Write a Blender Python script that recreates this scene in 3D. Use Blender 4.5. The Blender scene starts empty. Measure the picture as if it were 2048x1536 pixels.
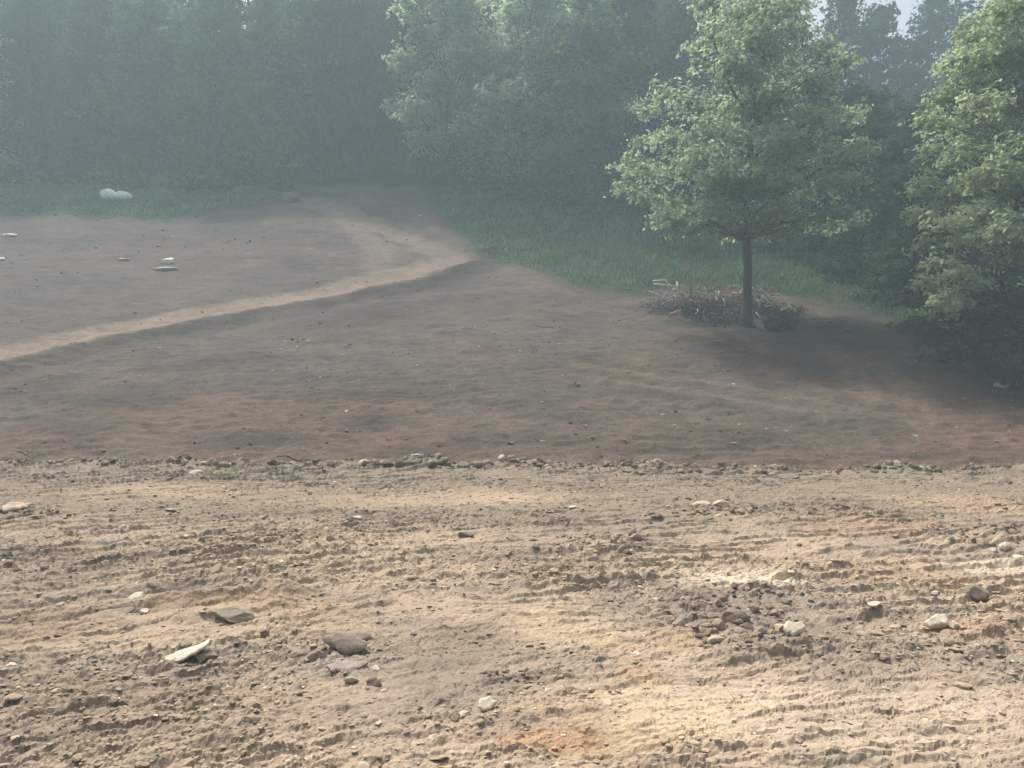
import bpy, math, random
import numpy as np
from mathutils import Vector

# ------------------------------------------------------------------ camera, sky, sun, exposure
SC = bpy.context.scene
C = SC.collection
FPX, EYE = 1480.0, 1.6                       # focal length in photo pixels, eye height
cam_d = bpy.data.cameras.new("camera")
cam_d.sensor_width = 36.0
cam_d.lens = 36.0 * FPX / 2048.0
cam_d.clip_end = 600.0
cam = bpy.data.objects.new("camera", cam_d)
cam.location = (0, 0, EYE)
cam.rotation_euler = (math.radians(90), 0, 0)
C.objects.link(cam)
SC.camera = cam

SUN_AZ, SUN_EL = math.radians(-32), math.radians(58)       # azimuth from +Y, to the left; elevation
sun_dir = Vector((math.sin(SUN_AZ) * math.cos(SUN_EL), math.cos(SUN_AZ) * math.cos(SUN_EL), math.sin(SUN_EL)))
world = bpy.data.worlds.new("World")
SC.world = world
world.use_nodes = True
wn = world.node_tree
wn.nodes.clear()
sky = wn.nodes.new("ShaderNodeTexSky")
sky.sky_type = 'NISHITA'
sky.sun_disc = False
sky.sun_elevation = SUN_EL
sky.sun_rotation = SUN_AZ
sky.air_density = 0.6
sky.dust_density = 10.0
bg = wn.nodes.new("ShaderNodeBackground")
bg.inputs['Strength'].default_value = 0.15
wo = wn.nodes.new("ShaderNodeOutputWorld")
wn.links.new(sky.outputs[0], bg.inputs[0])
wn.links.new(bg.outputs[0], wo.inputs[0])

sun_d = bpy.data.lights.new("sun", 'SUN')
sun_d.energy = 3.4
sun_d.angle = math.radians(4.0)
sun_d.color = (1.0, 0.955, 0.88)
sun = bpy.data.objects.new("sun", sun_d)
sun.rotation_euler = (-sun_dir).to_track_quat('-Z', 'Y').to_euler()
sun.location = sun_dir * 150
C.objects.link(sun)

SC.view_settings.view_transform = 'Standard'
SC.view_settings.look = 'None'
SC.view_settings.gamma = 1.0
SC.view_settings.use_curve_mapping = False
SC.view_settings.exposure = 0.46
SC.cycles.use_denoising = True
SC.cycles.max_bounces = 8
SC.cycles.diffuse_bounces = 3
SC.cycles.transmission_bounces = 4
SC.cycles.volume_bounces = 1
SC.cycles.transparent_max_bounces = 8
HAZE_DENSITY = 0.0034

rng = np.random.default_rng(7)

# ------------------------------------------------------------------ helpers
def tag(o, label=None, cat=None, group=None, kind=None):
    if label: o['label'] = label
    if cat: o['category'] = cat
    if group: o['group'] = group
    if kind: o['kind'] = kind
    return o

def hash2(ix, iy, seed):
    h = (ix.astype(np.int64) * 374761393 + iy.astype(np.int64) * 668265263 + seed * 974634777) & 0xFFFFFFFF
    h = ((h ^ (h >> 13)) * 1274126177) & 0xFFFFFFFF
    h = (h ^ (h >> 16)) & 0xFFFFFFFF
    h = (h * 2246822519) & 0xFFFFFFFF
    return ((h ^ (h >> 15)) & 0xFFFFFF) / float(0x1000000)

def vnoise(x, y, seed=0):                    # 0..1
    ix, iy = np.floor(x), np.floor(y)
    fx, fy = x - ix, y - iy
    fx = fx * fx * fx * (fx * (fx * 6 - 15) + 10)
    fy = fy * fy * fy * (fy * (fy * 6 - 15) + 10)
    a, b = hash2(ix, iy, seed), hash2(ix + 1, iy, seed)
    c, d = hash2(ix, iy + 1, seed), hash2(ix + 1, iy + 1, seed)
    return (a * (1 - fx) + b * fx) * (1 - fy) + (c * (1 - fx) + d * fx) * fy

def fbm(x, y, seed=0, octaves=4, gain=0.5):
    s, amp, tot = 0.0, 1.0, 0.0
    for k in range(octaves):
        ca, sa = math.cos(0.6 * k), math.sin(0.6 * k)
        s = s + amp * vnoise((x * ca - y * sa) * 2.03 ** k + 17.3 * k, (x * sa + y * ca) * 2.03 ** k - 9.1 * k, seed + k)
        tot += amp
        amp *= gain
    return s / tot

def worley(x, y, seed=0):                    # distance to the nearest point, and that cell's random value
    ix, iy = np.floor(x), np.floor(y)
    best = np.full(np.shape(x), 9.0)
    val = np.zeros(np.shape(x))
    for dx in (-1, 0, 1):
        for dy in (-1, 0, 1):
            cx, cy = ix + dx, iy + dy
            px = cx + hash2(cx, cy, seed)
            py = cy + hash2(cx, cy, seed + 51)
            d = (px - x) ** 2 + (py - y) ** 2
            m = d < best
            best = np.where(m, d, best)
            val = np.where(m, hash2(cx, cy, seed + 97), val)
    return np.sqrt(best), val

def flakes(u, v, seed):                      # as worley, with the offset across the flake: lets its near edge stand up
    iu, iv = np.floor(u), np.floor(v)
    best = np.full(np.shape(u), 9.0); val = np.zeros(np.shape(u)); dv = np.zeros(np.shape(u))
    for a in (-1, 0, 1):
        for b in (-1, 0, 1):
            cu, cv = iu + a, iv + b
            du = u - cu - hash2(cu, cv, seed); dw = v - cv - hash2(cu, cv, seed + 51)
            d = du * du + dw * dw
            m = d < best
            best = np.where(m, d, best); val = np.where(m, hash2(cu, cv, seed + 97), val); dv = np.where(m, dw, dv)
    return np.sqrt(best), val, dv

def sstep(a, b, x):
    t = np.clip((x - a) / (b - a), 0, 1)
    return t * t * (3 - 2 * t)

def srgb(r, g, b):
    f = lambda c: ((c / 255 + 0.055) / 1.055) ** 2.4 if c > 10 else c / 255 / 12.92
    return np.array([f(r), f(g), f(b)])

def mesh_arrays(name, verts, faces, colors=None, smooth=True):
    me = bpy.data.meshes.new(name)
    verts = np.asarray(verts, np.float32)
    faces = np.asarray(faces, np.int32)
    n, k = faces.shape
    me.vertices.add(len(verts))
    me.vertices.foreach_set("co", verts.ravel())
    me.loops.add(n * k)
    me.loops.foreach_set("vertex_index", faces.ravel())
    me.polygons.add(n)
    me.polygons.foreach_set("loop_start", np.arange(0, n * k, k, dtype=np.int32))
    me.polygons.foreach_set("loop_total", np.full(n, k, np.int32))
    me.update(calc_edges=True)
    me.polygons.foreach_set("use_smooth", np.full(n, bool(smooth)))
    if colors is not None:
        at_ = me.color_attributes.new("Col", 'FLOAT_COLOR', 'POINT')
        rgba = np.ones((len(verts), 4), np.float32)
        rgba[:, :3] = colors
        at_.data.foreach_set("color", rgba.ravel())
    return me

def obj(name, me, mat=None, parent=None, loc=None, rot=None, scale=None):
    o = bpy.data.objects.new(name, me)
    C.objects.link(o)
    if mat is not None and not me.materials: me.materials.append(mat)
    if parent is not None: o.parent = parent
    if loc is not None: o.location = loc
    if rot is not None: o.rotation_euler = rot
    if scale is not None: o.scale = scale
    return o

def empty(name, loc):
    o = bpy.data.objects.new(name, None)
    o.location = loc
    o.empty_display_size = 0.3
    C.objects.link(o)
    return o

def tubes(lines, sides=6):
    """lines: list of (points Nx3, radii N) -> verts, quad faces of closed-looking tapered tubes."""
    V, F, off = [], [], 0
    for pts, rad in lines:
        pts = np.asarray(pts, float)
        n = len(pts)
        tan = np.gradient(pts, axis=0)
        tan /= np.linalg.norm(tan, axis=1)[:, None] + 1e-9
        ref = np.array([0.31, 0.93, 0.2]) if abs(tan[0][2]) > 0.7 else np.array([0.1, 0.05, 1.0])
        a = np.cross(tan, ref)
        a /= np.linalg.norm(a, axis=1)[:, None] + 1e-9
        b = np.cross(tan, a)
        ang = np.arange(sides) / sides * 2 * math.pi
        ring = pts[:, None, :] + np.asarray(rad)[:, None, None] * (np.cos(ang)[None, :, None] * a[:, None, :] + np.sin(ang)[None, :, None] * b[:, None, :])
        V.append(ring.reshape(-1, 3))
        for i in range(n - 1):
            for j in range(sides):
                j2 = (j + 1) % sides
                F.append((off + i * sides + j, off + i * sides + j2, off + (i + 1) * sides + j2, off + (i + 1) * sides + j))
        V.append(pts[-1:] + tan[-1:] * float(rad[-1]))       # tip
        tip = off + n * sides
        for j in range(sides):
            F.append((off + (n - 1) * sides + j, off + (n - 1) * sides + (j + 1) % sides, tip, tip))
        V.append(pts[:1])
        for j in range(sides):
            F.append((off + (j + 1) % sides, off + j, tip + 1, tip + 1))
        off += n * sides + 2
    F = np.array(F, np.int32)
    return np.concatenate(V), F

def mesh_tubes(name, lines, sides=6):
    V, F = tubes(lines, sides)
    me = bpy.data.meshes.new(name)
    me.from_pydata(V.tolist(), [], [tuple(dict.fromkeys(f)) for f in F.tolist()])
    for p in me.polygons: p.use_smooth = True
    me.update()
    return me

# ------------------------------------------------------------------ materials
def new_mat(name):
    m = bpy.data.materials.new(name)
    m.use_nodes = True
    nt = m.node_tree
    nt.nodes.clear()
    out = nt.nodes.new("ShaderNodeOutputMaterial")
    return m, nt, out

def soil_material(name, scale, bump, grain=0.25, dist=0.02):
    m, nt, out = new_mat(name)
    N, L = nt.nodes, nt.links
    at_ = N.new("ShaderNodeAttribute"); at_.attribute_name = "Col"
    tc = N.new("ShaderNodeTexCoord")
    n1 = N.new("ShaderNodeTexNoise"); n1.inputs['Scale'].default_value = scale; n1.inputs['Detail'].default_value = 6; n1.inputs['Roughness'].default_value = 0.7
    n2 = N.new("ShaderNodeTexVoronoi"); n2.inputs['Scale'].default_value = scale * 1.7
    L.new(tc.outputs['Object'], n1.inputs['Vector']); L.new(tc.outputs['Object'], n2.inputs['Vector'])
    mr = N.new("ShaderNodeMapRange"); mr.inputs['From Min'].default_value = 0.3; mr.inputs['From Max'].default_value = 0.7
    mr.inputs['To Min'].default_value = 1 - grain; mr.inputs['To Max'].default_value = 1 + grain
    L.new(n1.outputs[0], mr.inputs['Value'])
    mul = N.new("ShaderNodeVectorMath"); mul.operation = 'SCALE'
    L.new(at_.outputs['Color'], mul.inputs[0]); L.new(mr.outputs[0], mul.inputs['Scale'])
    add = N.new("ShaderNodeMath"); add.operation = 'MULTIPLY_ADD'; add.inputs[1].default_value = -0.35
    L.new(n2.outputs['Distance'], add.inputs[0]); L.new(n1.outputs[0], add.inputs[2])
    bp = N.new("ShaderNodeBump"); bp.inputs['Strength'].default_value = bump; bp.inputs['Distance'].default_value = dist
    L.new(add.outputs[0], bp.inputs['Height'])
    bs = N.new("ShaderNodeBsdfPrincipled"); bs.inputs['Roughness'].default_value = 0.95
    bs.inputs['Specular IOR Level'].default_value = 0.15
    L.new(mul.outputs[0], bs.inputs['Base Color']); L.new(bp.outputs[0], bs.inputs['Normal'])
    L.new(bs.outputs[0], out.inputs[0])
    return m

def plain_material(name, rgb, scale=8, var=0.25, rough=0.9, bump=0.3, dist=0.02, stretch=(1, 1, 1)):
    m, nt, out = new_mat(name)
    N, L = nt.nodes, nt.links
    tc = N.new("ShaderNodeTexCoord")
    mp = N.new("ShaderNodeMapping"); mp.inputs['Scale'].default_value = stretch
    n1 = N.new("ShaderNodeTexNoise"); n1.inputs['Scale'].default_value = scale; n1.inputs['Detail'].default_value = 6; n1.inputs['Roughness'].default_value = 0.65
    L.new(tc.outputs['Object'], mp.inputs[0]); L.new(mp.outputs[0], n1.inputs['Vector'])
    mr = N.new("ShaderNodeMapRange"); mr.inputs['From Min'].default_value = 0.3; mr.inputs['From Max'].default_value = 0.7
    mr.inputs['To Min'].default_value = 1 - var; mr.inputs['To Max'].default_value = 1 + var
    L.new(n1.outputs[0], mr.inputs['Value'])
    mul = N.new("ShaderNodeVectorMath"); mul.operation = 'SCALE'; mul.inputs[0].default_value = tuple(rgb)
    L.new(mr.outputs[0], mul.inputs['Scale'])
    bp = N.new("ShaderNodeBump"); bp.inputs['Strength'].default_value = bump; bp.inputs['Distance'].default_value = dist
    L.new(n1.outputs[0], bp.inputs['Height'])
    bs = N.new("ShaderNodeBsdfPrincipled"); bs.inputs['Roughness'].default_value = rough
    bs.inputs['Specular IOR Level'].default_value = 0.2
    L.new(mul.outputs[0], bs.inputs['Base Color']); L.new(bp.outputs[0], bs.inputs['Normal'])
    L.new(bs.outputs[0], out.inputs[0])
    return m

def leaf_material(name, rgb, trans=0.45):
    m, nt, out = new_mat(name)
    N, L = nt.nodes, nt.links
    at_ = N.new("ShaderNodeAttribute"); at_.attribute_name = "Col"
    oi = N.new("ShaderNodeObjectInfo")
    mr = N.new("ShaderNodeMapRange"); mr.inputs['To Min'].default_value = 0.8; mr.inputs['To Max'].default_value = 1.25
    L.new(oi.outputs['Random'], mr.inputs['Value'])
    mul = N.new("ShaderNodeVectorMath"); mul.operation = 'MULTIPLY'; mul.inputs[1].default_value = tuple(rgb)
    L.new(at_.outputs['Color'], mul.inputs[0])
    sc = N.new("ShaderNodeVectorMath"); sc.operation = 'SCALE'
    L.new(mul.outputs[0], sc.inputs[0]); L.new(mr.outputs[0], sc.inputs['Scale'])
    df = N.new("ShaderNodeBsdfDiffuse")
    tr = N.new("ShaderNodeBsdfTranslucent")
    tm = N.new("ShaderNodeVectorMath"); tm.operation = 'MULTIPLY'; tm.inputs[1].default_value = (1.0, 1.12, 0.92)
    L.new(sc.outputs[0], tm.inputs[0])
    L.new(sc.outputs[0], df.inputs[0]); L.new(tm.outputs[0], tr.inputs[0])
    mx = N.new("ShaderNodeMixShader"); mx.inputs[0].default_value = trans
    L.new(df.outputs[0], mx.inputs[1]); L.new(tr.outputs[0], mx.inputs[2])
    L.new(mx.outputs[0], out.inputs[0])
    return m

M_BENCH = soil_material("graded_clay", 38, 0.55, 0.22, 0.012)
M_CLOD = soil_material("earth_clod", 45, 0.5, 0.2, 0.01)
M_HILL = soil_material("dark_topsoil", 9.0, 0.7, 0.30, 0.05)
M_BARK = plain_material("bark", (0.075, 0.062, 0.048), 9, 0.35, 0.95, 0.8, 0.03, (1, 1, 0.25))
M_STICK = plain_material("barkless_wood", (0.62, 0.57, 0.48), 14, 0.25, 0.8, 0.3, 0.01)
M_DEADWOOD = plain_material("dark_deadwood", (0.14, 0.112, 0.09), 12, 0.35, 0.9, 0.5, 0.02)
M_WHITESTONE = plain_material("pale_stone", (0.50, 0.44, 0.355), 30, 0.25, 0.9, 0.6, 0.008)
M_SLOPEROCK = plain_material("white_rock", (0.66, 0.63, 0.57), 9, 0.25, 0.85, 0.6, 0.03)
M_TANSTONE = plain_material("tan_stone", (0.42, 0.33, 0.24), 22, 0.22, 0.9, 0.45, 0.008)
M_GREYSTONE = plain_material("grey_stone", (0.255, 0.212, 0.165), 30, 0.28, 0.95, 0.7, 0.01)
M_DARKSTONE = plain_material("dark_clod", (0.21, 0.17, 0.132), 18, 0.25, 0.95, 0.7, 0.015)
M_PINKSTONE = plain_material("pinkish_stone", (0.50, 0.385, 0.30), 20, 0.2, 0.9, 0.5, 0.008)
M_SHEET = plain_material("white_sheeting", (0.90, 0.92, 0.90), 4, 0.08, 0.5, 0.5, 0.06)
M_PINK = plain_material("pink_flag_plastic", (0.85, 0.34, 0.33), 10, 0.1, 0.5, 0.1)
M_WHITEFLAG = plain_material("white_flag_plastic", (0.8, 0.8, 0.78), 10, 0.08, 0.5, 0.1)
M_WIRE = plain_material("flag_wire", (0.25, 0.25, 0.25), 10, 0.1, 0.5, 0.0)
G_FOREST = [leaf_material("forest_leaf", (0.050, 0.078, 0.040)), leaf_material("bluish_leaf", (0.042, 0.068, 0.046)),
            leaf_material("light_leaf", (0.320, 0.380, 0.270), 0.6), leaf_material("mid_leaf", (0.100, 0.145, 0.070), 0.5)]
G_LONE = leaf_material("veiled_locust_leaf", (0.340, 0.400, 0.300), 0.6)  # leaf colour paled to carry the milky glare over the crown
G_RIGHT = leaf_material("veiled_bright_leaf", (0.380, 0.440, 0.300), 0.6)  # paled likewise, with the veil's brightness put into the leaf colour
G_SHRUB = leaf_material("shrub_leaf", (0.045, 0.070, 0.030))
G_DEAD = leaf_material("dead_leaf", (0.080, 0.072, 0.066), 0.25)
G_GRASS = leaf_material("grass_blade", (0.120, 0.200, 0.110), 0.4)

# ------------------------------------------------------------------ the lie of the land
HY = np.array([14, 16, 18, 21, 25, 32, 36, 42, 48, 54, 60, 64, 68, 75, 85, 100, 126.])
HZ = np.array([-1.3, -1.25, -0.95, -0.06, 1.06, 3.25, 4.55, 6.8, 9.4, 12.2, 15.3, 17.4, 19.4, 23, 29, 38, 56.])
_ty = np.linspace(10, 130, 1201)
_tz = np.interp(_ty, HY, HZ)
_k = np.exp(-0.5 * (np.arange(-30, 31) / 12.0) ** 2); _k /= _k.sum()
_tz = np.convolve(np.pad(_tz, 30, mode='reflect', reflect_type='odd'), _k, 'valid')

def edge_y(x):                               # where the graded bench breaks off
    return 13.8 - 0.08 * np.clip(x, -16, 16) + 0.9 * (vnoise(x * 0.35, x * 0 + 3.3, 5) - 0.5) + 0.35 * (vnoise(x * 1.4, x * 0, 6) - 0.5) + 0.14 * (vnoise(x * 4.4, x * 0, 8) - 0.5)

def base_z(x, y):
    x, y = np.asarray(x, float), np.asarray(y, float)
    z = np.interp(y, _ty, _tz)
    flat = np.interp(np.minimum(y, 62), _ty, _tz) + np.maximum(y - 62, 0) * 0.12
    w = sstep(10, 24, x)
    z = z * (1 - w) + np.minimum(z, flat) * w
    t = y - edge_y(x)
    return z * sstep(0.0, 2.4, t)

def at(px, py, y0=2.0, y1=124.0):
    """the place on the ground that the photo shows at this pixel"""
    ys = np.linspace(y0, y1, 6000)
    xs = (px - 1024) / FPX * ys
    zr = EYE + (768 - py) / FPX * ys
    hit = np.nonzero(base_z(xs, ys) >= zr)[0]
    i = hit[0] if len(hit) else len(ys) - 1
    return np.array([xs[i], ys[i], float(base_z(xs[i], ys[i]))])

def in_poly(x, y, poly):
    inside = np.zeros(np.shape(x), bool)
    n = len(poly)
    for i in range(n):
        x1, y1 = poly[i]; x2, y2 = poly[(i + 1) % n]
        if y1 == y2: continue
        c = ((y1 > y) != (y2 > y)) & (x < (x2 - x1) * (y - y1) / (y2 - y1) + x1)
        inside ^= c
    return inside

def line_dist(x, y, pts):
    """distance to a polyline and signed side (positive: to the right of its direction)"""
    best = np.full(np.shape(x), 1e9); side = np.zeros(np.shape(x))
    for i in range(len(pts) - 1):
        ax, ay = pts[i]; bx, by = pts[i + 1]
        dx, dy = bx - ax, by - ay
        t = np.clip(((x - ax) * dx + (y - ay) * dy) / (dx * dx + dy * dy + 1e-9), 0, 1)
        d = np.hypot(x - ax - t * dx, y - ay - t * dy)
        s = (x - ax) * dy - (y - ay) * dx
        m = d < best
        best = np.where(m, d, best); side = np.where(m, np.sign(s), side)
    return best, side

def soft_poly(x, y, poly, blur=1.0):
    d, _ = line_dist(x, y, list(poly) + [poly[0]])
    s = np.where(in_poly(x, y, poly), d, -d)
    return sstep(-blur, blur, s)

def world_poly(pxs): return [tuple(at(a, b)[:2]) for a, b in pxs]

PATH_LOW = world_poly([(-420, 800), (-200, 752), (0, 708), (200, 663), (400, 622), (600, 588), (740, 560), (830, 540), (905, 520)])
PATH_UP = world_poly([(905, 520), (860, 498), (800, 470), (740, 446), (680, 425), (610, 398)])
PATH_MID = world_poly([(760, 548), (760, 500), (715, 462), (680, 440)])
TREADS = [world_poly(p) for p in ([(1640, 690), (1690, 728), (1712, 790)], [(1668, 690), (1722, 735), (1745, 800)], [(1735, 722), (1800, 775), (1828, 850)], [(1765, 722), (1835, 780), (1865, 850)], [(1180, 760), (1400, 790), (1640, 830)], [(1150, 735), (1420, 768), (1660, 800)])]
GRASS_L = world_poly([(-600, 380), (-600, 480), (-200, 432), (0, 424), (120, 430), (220, 440), (330, 440), (430, 421), (530, 404), (575, 392), (575, 372), (300, 330), (-200, 325)]) + [(-55, 85)]
GRASS_R = world_poly([(862, 402), (900, 452), (950, 503), (1050, 540), (1180, 572), (1262, 588), (1330, 576), (1450, 570), (1570, 590), (1660, 612), (1760, 642), (1900, 690), (2100, 735), (2500, 760)]) + [(60, 40), (40, 70), (-4, 72), (-7, 68)]
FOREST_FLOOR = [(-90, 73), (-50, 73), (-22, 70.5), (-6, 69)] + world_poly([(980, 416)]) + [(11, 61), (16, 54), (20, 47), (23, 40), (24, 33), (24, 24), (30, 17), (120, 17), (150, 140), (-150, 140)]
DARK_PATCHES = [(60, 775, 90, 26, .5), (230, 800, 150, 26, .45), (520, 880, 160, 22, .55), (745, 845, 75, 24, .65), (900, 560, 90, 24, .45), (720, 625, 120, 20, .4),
                (470, 720, 180, 18, .35), (1450, 880, 150, 30, .4), (1380, 605, 110, 18, .5), (1560, 645, 150, 20, .6), (1750, 680, 160, 28, .5), (1900, 760, 150, 60, .45), (150, 650, 160, 20, .25), (1130, 650, 150, 14, .2)]  # the patches right of the lone tree paint in tree shade

# ---- relief of the bench: tracked-machine cleat marks, clods, ruts
def bench_masks(x, y):
    loose = fbm(x * 0.55 + 3, y * 0.8, 21, 3)
    smooth_lane = np.exp(-((y - (10.3 + 0.10 * x)) / 1.5) ** 2) * 0.75          # the lane swept smooth near the edge
    rough = np.clip(sstep(0.36, 0.62, loose) * (1 - smooth_lane) * 0.75 + 0.36, 0, 1)
    return rough, smooth_lane

def cleats(x, y, ang, period, seed):
    ca, sa = math.cos(ang), math.sin(ang)
    u = x * ca + y * sa                       # along the ridge
    v = -x * sa + y * ca                      # across it
    v = v + 0.11 * (fbm(u * 1.3, v * 1.6, seed, 3) - 0.5) * 2 + 0.03 * (vnoise(u * 9, v * 6, seed + 3) - 0.5) * 2
    ph = v / period
    f = ph - np.floor(ph)
    row = np.floor(ph)
    saw = np.where(f < 0.16, f / 0.16, (1 - (f - 0.16) / 0.84) ** 0.8)           # steep towards the viewer, gentle behind
    amp = sstep(0.20, 0.60, vnoise(u * 1.7 + 13.7 * row, row * 5.31, seed + 9))  # each ridge is broken along its length
    return saw * amp

def bench_detail(x, y):
    rough, lane = bench_masks(x, y)
    h = 0.060 * (fbm(x * 0.5, y * 0.5, 31, 4) - 0.5) * 2
    left = sstep(1.2, -1.8, x + 0.9 * (fbm(x * .5, y * .5, 40, 2) - .5) * 2)
    c1 = cleats(x, y, math.radians(27), 0.23, 61)
    c2 = cleats(x, y, math.radians(9), 0.19, 71)
    c3 = cleats(x, y, math.radians(17), 0.27, 81)
    sel = sstep(0.45, 0.6, fbm(x * 0.7, y * 0.9, 45, 2))
    c = left * c1 + (1 - left) * (c2 * (1 - sel) + c3 * sel)
    h = h + (0.026 + 0.030 * sstep(3.5, 7, y)) * c * (0.55 + 0.45 * rough) * (1 - 0.8 * lane)
    patch = 0.25 + 1.5 * fbm(x * 1.1, y * 1.6, 88, 3) ** 1.2
    for ang, lw in ((27, left), (11, 1 - left)):           # flakes and shingles that the cleats have torn up, lying along the ridges
        ca, sa = math.cos(math.radians(ang)), math.sin(math.radians(ang))
        uu, vv = x * ca + y * sa, -x * sa + y * ca
        uu = uu + 0.05 * (vnoise(uu * 7, vv * 7, 83) - .5)
        for k, (fu, fv, am) in enumerate(((1.7, 7.0, .026), (3.8, 14.0, .022), (9, 28, .014))):
            f1, val, dv = flakes(uu * fu, vv * fv, 84 + k)
            tip = np.clip(1.15 - f1, 0, 1)
            h = h + lw * am * (val ** 1.5) * (0.55 - 0.9 * dv) * (tip ** 0.3) * (0.5 + 0.5 * rough) * (1 - 0.5 * lane) * patch
    w, wv = worley(x * 7.5, y * 7.5, 91)
    h = h + 0.024 * np.clip(1 - w * 1.35, 0, 1) ** 1.1 * rough * (wv > 0.7)
    w2, wv2 = worley(x * 15 + 0.8 * vnoise(x * 9, y * 9, 3), y * 15, 92)
    h = h + 0.015 * np.clip(1 - w2 * 1.2, 0, 1) ** 0.7 * (0.25 + 0.75 * rough) * (wv2 > 0.3)
    w3, wv3 = worley(x * 32, y * 32, 93)
    h = h + 0.007 * np.clip(1 - w3 * 1.1, 0, 1) * (0.4 + 0.6 * rough)
    h = h + 0.014 * (fbm(x * 11, y * 11, 95, 3) - 0.5) * 2 * (0.5 + rough)
    # two deep ruts that run off to the left
    for (p, q, dep, wd) in (((-4.6, 4.7), (-1.75, 5.75), 0.075, 0.13), ((-4.9, 4.25), (-1.9, 5.35), 0.06, 0.12)):
        d, s = line_dist(x, y, [p, ((p[0] + q[0]) / 2, (p[1] + q[1]) / 2 + .05), q])
        h = h - dep * np.exp(-(d / wd) ** 2) + 0.05 * np.exp(-((d - 0.24) / 0.12) ** 2)
    # the berm of clods pushed up along the edge
    t = y - edge_y(x)
    h = h + 0.11 * np.exp(-((t + 0.12) / 0.36) ** 2) * (0.1 + 1.5 * vnoise(x * 1.3, y * 1.3, 97) ** 1.5)
    for (cx, cy, rx, ry, hh) in HEAPS:
        h = h + hh * np.exp(-(((x - cx) / rx) ** 2 + ((y - cy) / ry) ** 2)) * (0.6 + 0.8 * fbm(x * 5, y * 5, 99, 2))
    return h

HEAPS = []
for px, py, rx, ry, hh in ((1470, 1275, .34, .30, .10), (2010, 1085, .75, .5, .15), (1500, 1190, .55, .25, .07), (1190, 1080, .6, .4, .06), (1440, 1022, .8, .3, .07), (600, 1080, .7, .35, .05), (40, 1025, .5, .3, .09)):
    q = at(px, py + 15, 2.0, 20)
    HEAPS.append((q[0], q[1], rx, ry, hh))

def hill_detail(x, y):
    t = y - edge_y(x)
    h = 0.22 * (fbm(x * 0.16, y * 0.16, 131, 3) - 0.5) * 2 + 0.06 * (fbm(x * 0.9, y * 0.9, 135, 3) - 0.5) * 2
    w, wv = worley(x * 2.6, y * 2.6, 141)
    h = h + 0.05 * np.clip(1 - 1.3 * w, 0, 1) * (wv > 0.6)
    v = y - 0.12 * x + 0.6 * fbm(x * .25, y * .5, 150, 2)                       # tracks left along the contour
    f = v / 0.55 - np.floor(v / 0.55)
    h = h + 0.035 * np.abs(f - .5) * 2 * sstep(.45, .65, fbm(x * .2, y * .3, 152, 2))
    f1, fv_, dv = flakes(x * 1.5 + 0.3 * y, y * 3.2, 155)
    h = h + 0.07 * fv_ ** 2 * (0.55 - 0.9 * dv) * np.clip(1.15 - f1, 0, 1) ** .3
    h = h + 0.045 * (fbm(x * 3.2, y * 4.5, 157, 3) - .5) * 2 * sstep(48, 24, y)
    d, s = line_dist(x, y, PATH_LOW)
    h = h - 0.10 * np.exp(-(d / 1.1) ** 2)
    bn = 0.3 + 1.2 * fbm(x * .5, y * .5, 161, 3)
    h = h + bn * 0.15 * np.exp(-((d - 1.6) / 0.6) ** 2) * (s > 0) - bn * 0.28 * np.exp(-((d - 3.1) / 1.1) ** 2) * (s > 0)
    d2, s2 = line_dist(x, y, PATH_UP)
    h = h - 0.12 * np.exp(-(d2 / 1.2) ** 2) + 0.09 * np.exp(-((d2 - 1.9) / 0.5) ** 2)
    return h * sstep(1.0, 3.0, t)

def ground_z(x, y):
    x, y = np.asarray(x, float), np.asarray(y, float)
    t = y - edge_y(x)
    return base_z(x, y) + bench_detail(x, y) * sstep(1.6, 0.4, t) + hill_detail(x, y)

def gz(x, y): return float(ground_z(np.array([x]), np.array([y]))[0])

# ---- soil colours
def bench_color(x, y):
    n = fbm(x * 0.8, y * 1.1, 201, 4)[..., None]
    n2 = fbm(x * 3.1, y * 4.0, 203, 3)[..., None]
    grey = np.array([0.255, 0.210, 0.164]); tan = np.array([0.335, 0.268, 0.194])
    c = grey + (tan - grey) * sstep(0.36, 0.64, n)
    c = c * (0.86 + 0.28 * n2)
    far = sstep(7.0, 9.5, y)[..., None]
    c = c * (1 - far) + (np.array([0.215, 0.178, 0.134]) * (0.86 + 0.28 * n2)) * far
    wob = 1 + 0.9 * (fbm(x * 1.9, y * 2.4, 207, 3) - 0.5)
    for (cx, cy, rx, ry, col, s) in STAINS:
        d = np.hypot((x - cx) / rx, (y - cy) / ry) * wob
        m = (s * sstep(1.15, 0.35, d))[..., None]
        c = c * (1 - m) + np.array(col) * (0.84 + 0.32 * n2) * m
    return np.clip(c, 0.01, 0.95)

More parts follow.
